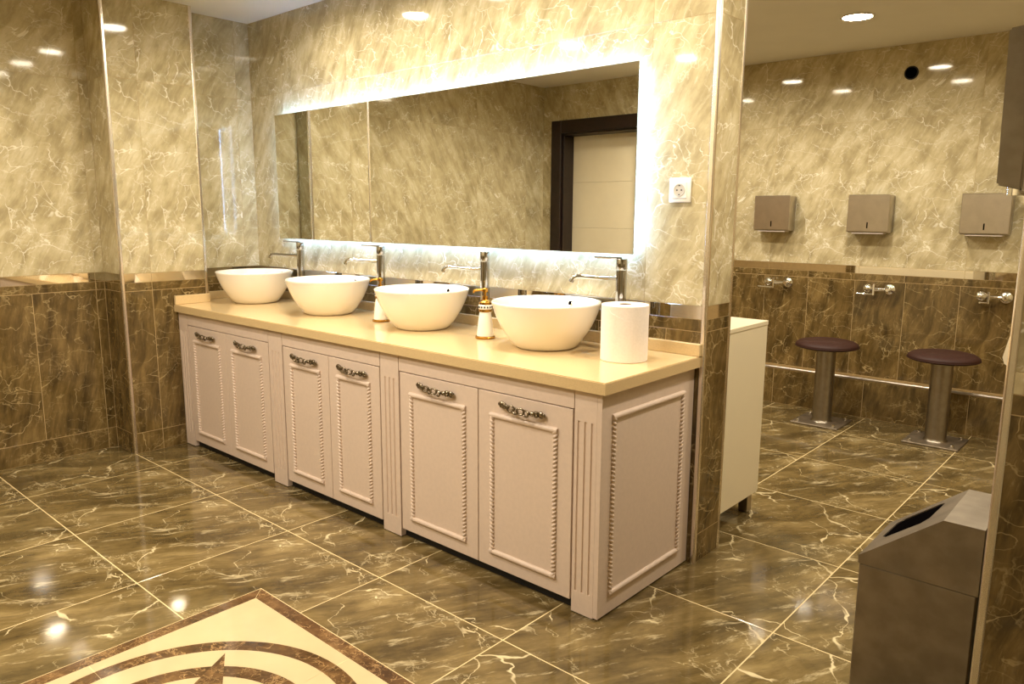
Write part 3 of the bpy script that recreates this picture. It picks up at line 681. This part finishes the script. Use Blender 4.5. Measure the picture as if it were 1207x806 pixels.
# ------------------------------------------------------------------ wall taps
def make_wtap(label, spout=True):
    t = thing('wall_tap', label, 'tap', (0, 0, 0), 0, 'low wall taps above the step')
    bm = bmesh.new(); lathe(bm, [(0.036, 0.0005), (0.036, 0.006), (0.030, 0.012), (0.018, 0.018), (0.016, 0.05), (0.019, 0.055), (0.012, 0.062), (0, 0.063)], 24, Matrix.Translation((0.085, 0, 0)) @ mt); obj('wall_flange', bm, M['chrome'], t)
    bm = bmesh.new(); tube(bm, [(0.085, -0.042, 0), (0.03, -0.05, 0.0), (-0.005, -0.058, 0.0)], [0.011, 0.012, 0.014], 14); obj('body', bm, M['chrome'], t)
    bm = bmesh.new(); box(bm, -0.006, 0.008, -0.075, -0.045, -0.042, 0.034, bev=0.003); obj('lever_plate', bm, M['chrome'], t)
    bm = bmesh.new(); lathe(bm, [(0.010, 0.0), (0.024, 0.012), (0.031, 0.026), (0.030, 0.044), (0.022, 0.056), (0.0, 0.060)], 20, Matrix.Translation((-0.006, -0.06, 0.004)) @ Matrix.Rotation(-PI/2, 4, 'Y')); obj('knob', bm, M['chrome'], t)
    bm = bmesh.new(); tube(bm, [(0.0, -0.064, -0.036), (-0.05, -0.078, -0.036), (-0.105 if spout else -0.04, -0.092, -0.034)], [0.0075, 0.007, 0.006], 12); obj('spout', bm, M['chrome'], t)
    return t
k0 = make_wtap('chrome wall tap above the step nearest the white cupboard'); k0.location = (2.283, YFAR, 0.897)
k1 = copy_tree(k0); k1.location = (2.985, YFAR, 0.893); k1['label'] = 'chrome wall tap above the step between the two stools'
k2 = make_wtap('chrome wall tap above the step nearest the right partition', False); k2.location = (3.660, YFAR, 0.889)

# ------------------------------------------------------------------ waste bin
wbn = thing('waste_bin', 'tall brushed steel bin with slanted open lid by the partition', 'bin', (4.12, -0.40, 0))
x0, x1, y0, y1 = 3.980-4.12, 4.263-4.12, -0.55+0.40, -0.255+0.40
obj('body', B(x0+0.003, x1-0.003, y0+0.003, y1-0.003, 0.001, 0.456, bev=0.003), M['binsteel'], wbn)
xr_ = 4.172-4.12; zl, zp, zb = 0.479, 0.632, 0.457
bm = bmesh.new()
SP = lambda a, b, d=0.0: Vector((x0+(xr_-x0)*a, y0+(y1-y0)*b, zl+(zp-zl)*a)) - Vector((-(zp-zl), 0, xr_-x0)).normalized()*d
nv = lambda v: bm.verts.new(v)
o4 = [nv(SP(0, 0)), nv(SP(1, 0)), nv(SP(1, 1)), nv(SP(0, 1))]
i6 = [(0.13, 0.42), (0.20, 0.33), (0.64, 0.30), (0.72, 0.38), (0.77, 0.80), (0.70, 0.86), (0.24, 0.86), (0.16, 0.80)]
i8 = [nv(SP(*q)) for q in i6]; j8 = [nv(SP(q[0], q[1], 0.03)) for q in i6]
for q in ((o4[0], o4[1], i8[2], i8[1]), (o4[1], i8[3], i8[2]), (o4[1], o4[2], i8[4], i8[3]), (o4[2], i8[5], i8[4]), (o4[2], o4[3], i8[6], i8[5]), (o4[3], i8[7], i8[6]), (o4[3], o4[0], i8[0], i8[7]), (o4[0], i8[1], i8[0])): bm.faces.new(q)
for k in range(8): bm.faces.new((i8[k], i8[(k+1) % 8], j8[(k+1) % 8], j8[k]))
bt = [nv((x0, y0, zb)), nv((x1, y0, zb)), nv((x1, y1, zb)), nv((x0, y1, zb))]; tp = [nv((x1, y0, zp)), nv((x1, y1, zp))]
for q in ((bt[0], bt[1], tp[0], o4[1], o4[0]), (bt[3], o4[3], o4[2], tp[1], bt[2]), (bt[1], bt[2], tp[1], tp[0]), (o4[1], tp[0], tp[1], o4[2]), (bt[0], o4[0], o4[3], bt[3]), (bt[0], bt[3], bt[2], bt[1])): bm.faces.new(q)
lid = obj('lid', bm, M['binsteel'], wbn, smooth=False)
bm = bmesh.new(); f8 = [bm.verts.new(SP(q[0], q[1], 0.003)) for q in i6]; g8 = [bm.verts.new(SP(q[0], q[1], 0.028)) for q in i6]
bm.faces.new(f8); bm.faces.new(g8[::-1])
for k in range(8): bm.faces.new((f8[k], f8[(k+1) % 8], g8[(k+1) % 8], g8[k]))
obj('lid_opening', bm, M['hole'], lid, smooth=False)

# ------------------------------------------------------------------ dryer and cloth on the partition end
hd = thing('hand_dryer', 'steel hand dryer fixed high on the end of the right partition', 'hand dryer', (XP, -0.478, 1.615))
obj('back_plate', B(-0.016, -0.0005, -0.12, 0.12, -0.174, 0.184, bev=0.002), M['steel2'], hd, smooth=False)
bm = bmesh.new()
a = [(-0.016, -0.120, -0.172), (-0.016, 0.120, -0.172), (-0.016, 0.120, 0.182), (-0.016, -0.120, 0.182)]
b = [(-0.065, -0.122, -0.160), (-0.065, 0.122, -0.160), (-0.072, 0.122, 0.175), (-0.072, -0.122, 0.175)]
va = [bm.verts.new(v) for v in a]; vb = [bm.verts.new(v) for v in b]
bm.faces.new(va); bm.faces.new(vb)
for k in range(4): bm.faces.new((va[k], va[(k+1) % 4], vb[(k+1) % 4], vb[k]))
bmesh.ops.recalc_face_normals(bm, faces=bm.faces)
bmesh.ops.bevel(bm, geom=list(bm.edges), offset=0.004, segments=2, affect='EDGES')
hc = obj('cover', bm, M['steel'], hd)
bm = bmesh.new(); lathe(bm, [(0.030, 0.0), (0.030, -0.02), (0.024, -0.02), (0.022, 0.0)], 24, Matrix.Translation((-0.040, 0.03, -0.160)), cap=False); obj('air_nozzle', bm, M['chrome'], hc)
obj('sensor_window', B(-0.0725, -0.060, -0.02, 0.02, -0.145, -0.130), M['black'], hc, smooth=False)
tw_ = thing('hanging_cloth', 'white cloth hanging on the right partition end above the bin', 'cloth', (XP, -0.45, 1.034))
bm = bmesh.new()
prof = [(0.0, 0.115), (-0.008, 0.112), (-0.014, 0.09), (-0.020, 0.06), (-0.025, 0.03), (-0.027, 0.018), (-0.022, 0.004), (-0.012, -0.004), (-0.003, -0.004)]
rows = []
for j in range(9):
    yy = -0.05+0.1*j/8; wv_ = 0.75+0.25*math.cos(j*PI/2)
    rows.append([bm.verts.new((-0.0025+x*wv_, yy*(1-0.4*max(0, z/0.115)), z)) for x, z in prof])
for r0, r1 in zip(rows, rows[1:]):
    for k in range(len(prof)-1): bm.faces.new((r0[k], r0[k+1], r1[k+1], r1[k]))
    bm.faces.new((r0[0], r1[0], r1[-1], r0[-1]))
bm.faces.new(rows[0]); bm.faces.new(rows[-1])
obj('folds', bm, M['cloth'], tw_, angle=80)
bm = bmesh.new(); tube(bm, [(-0.0005, 0, 0.122), (-0.016, 0, 0.122), (-0.020, 0, 0.130)], 0.004, 8); obj('hook', bm, M['chrome'], tw_)
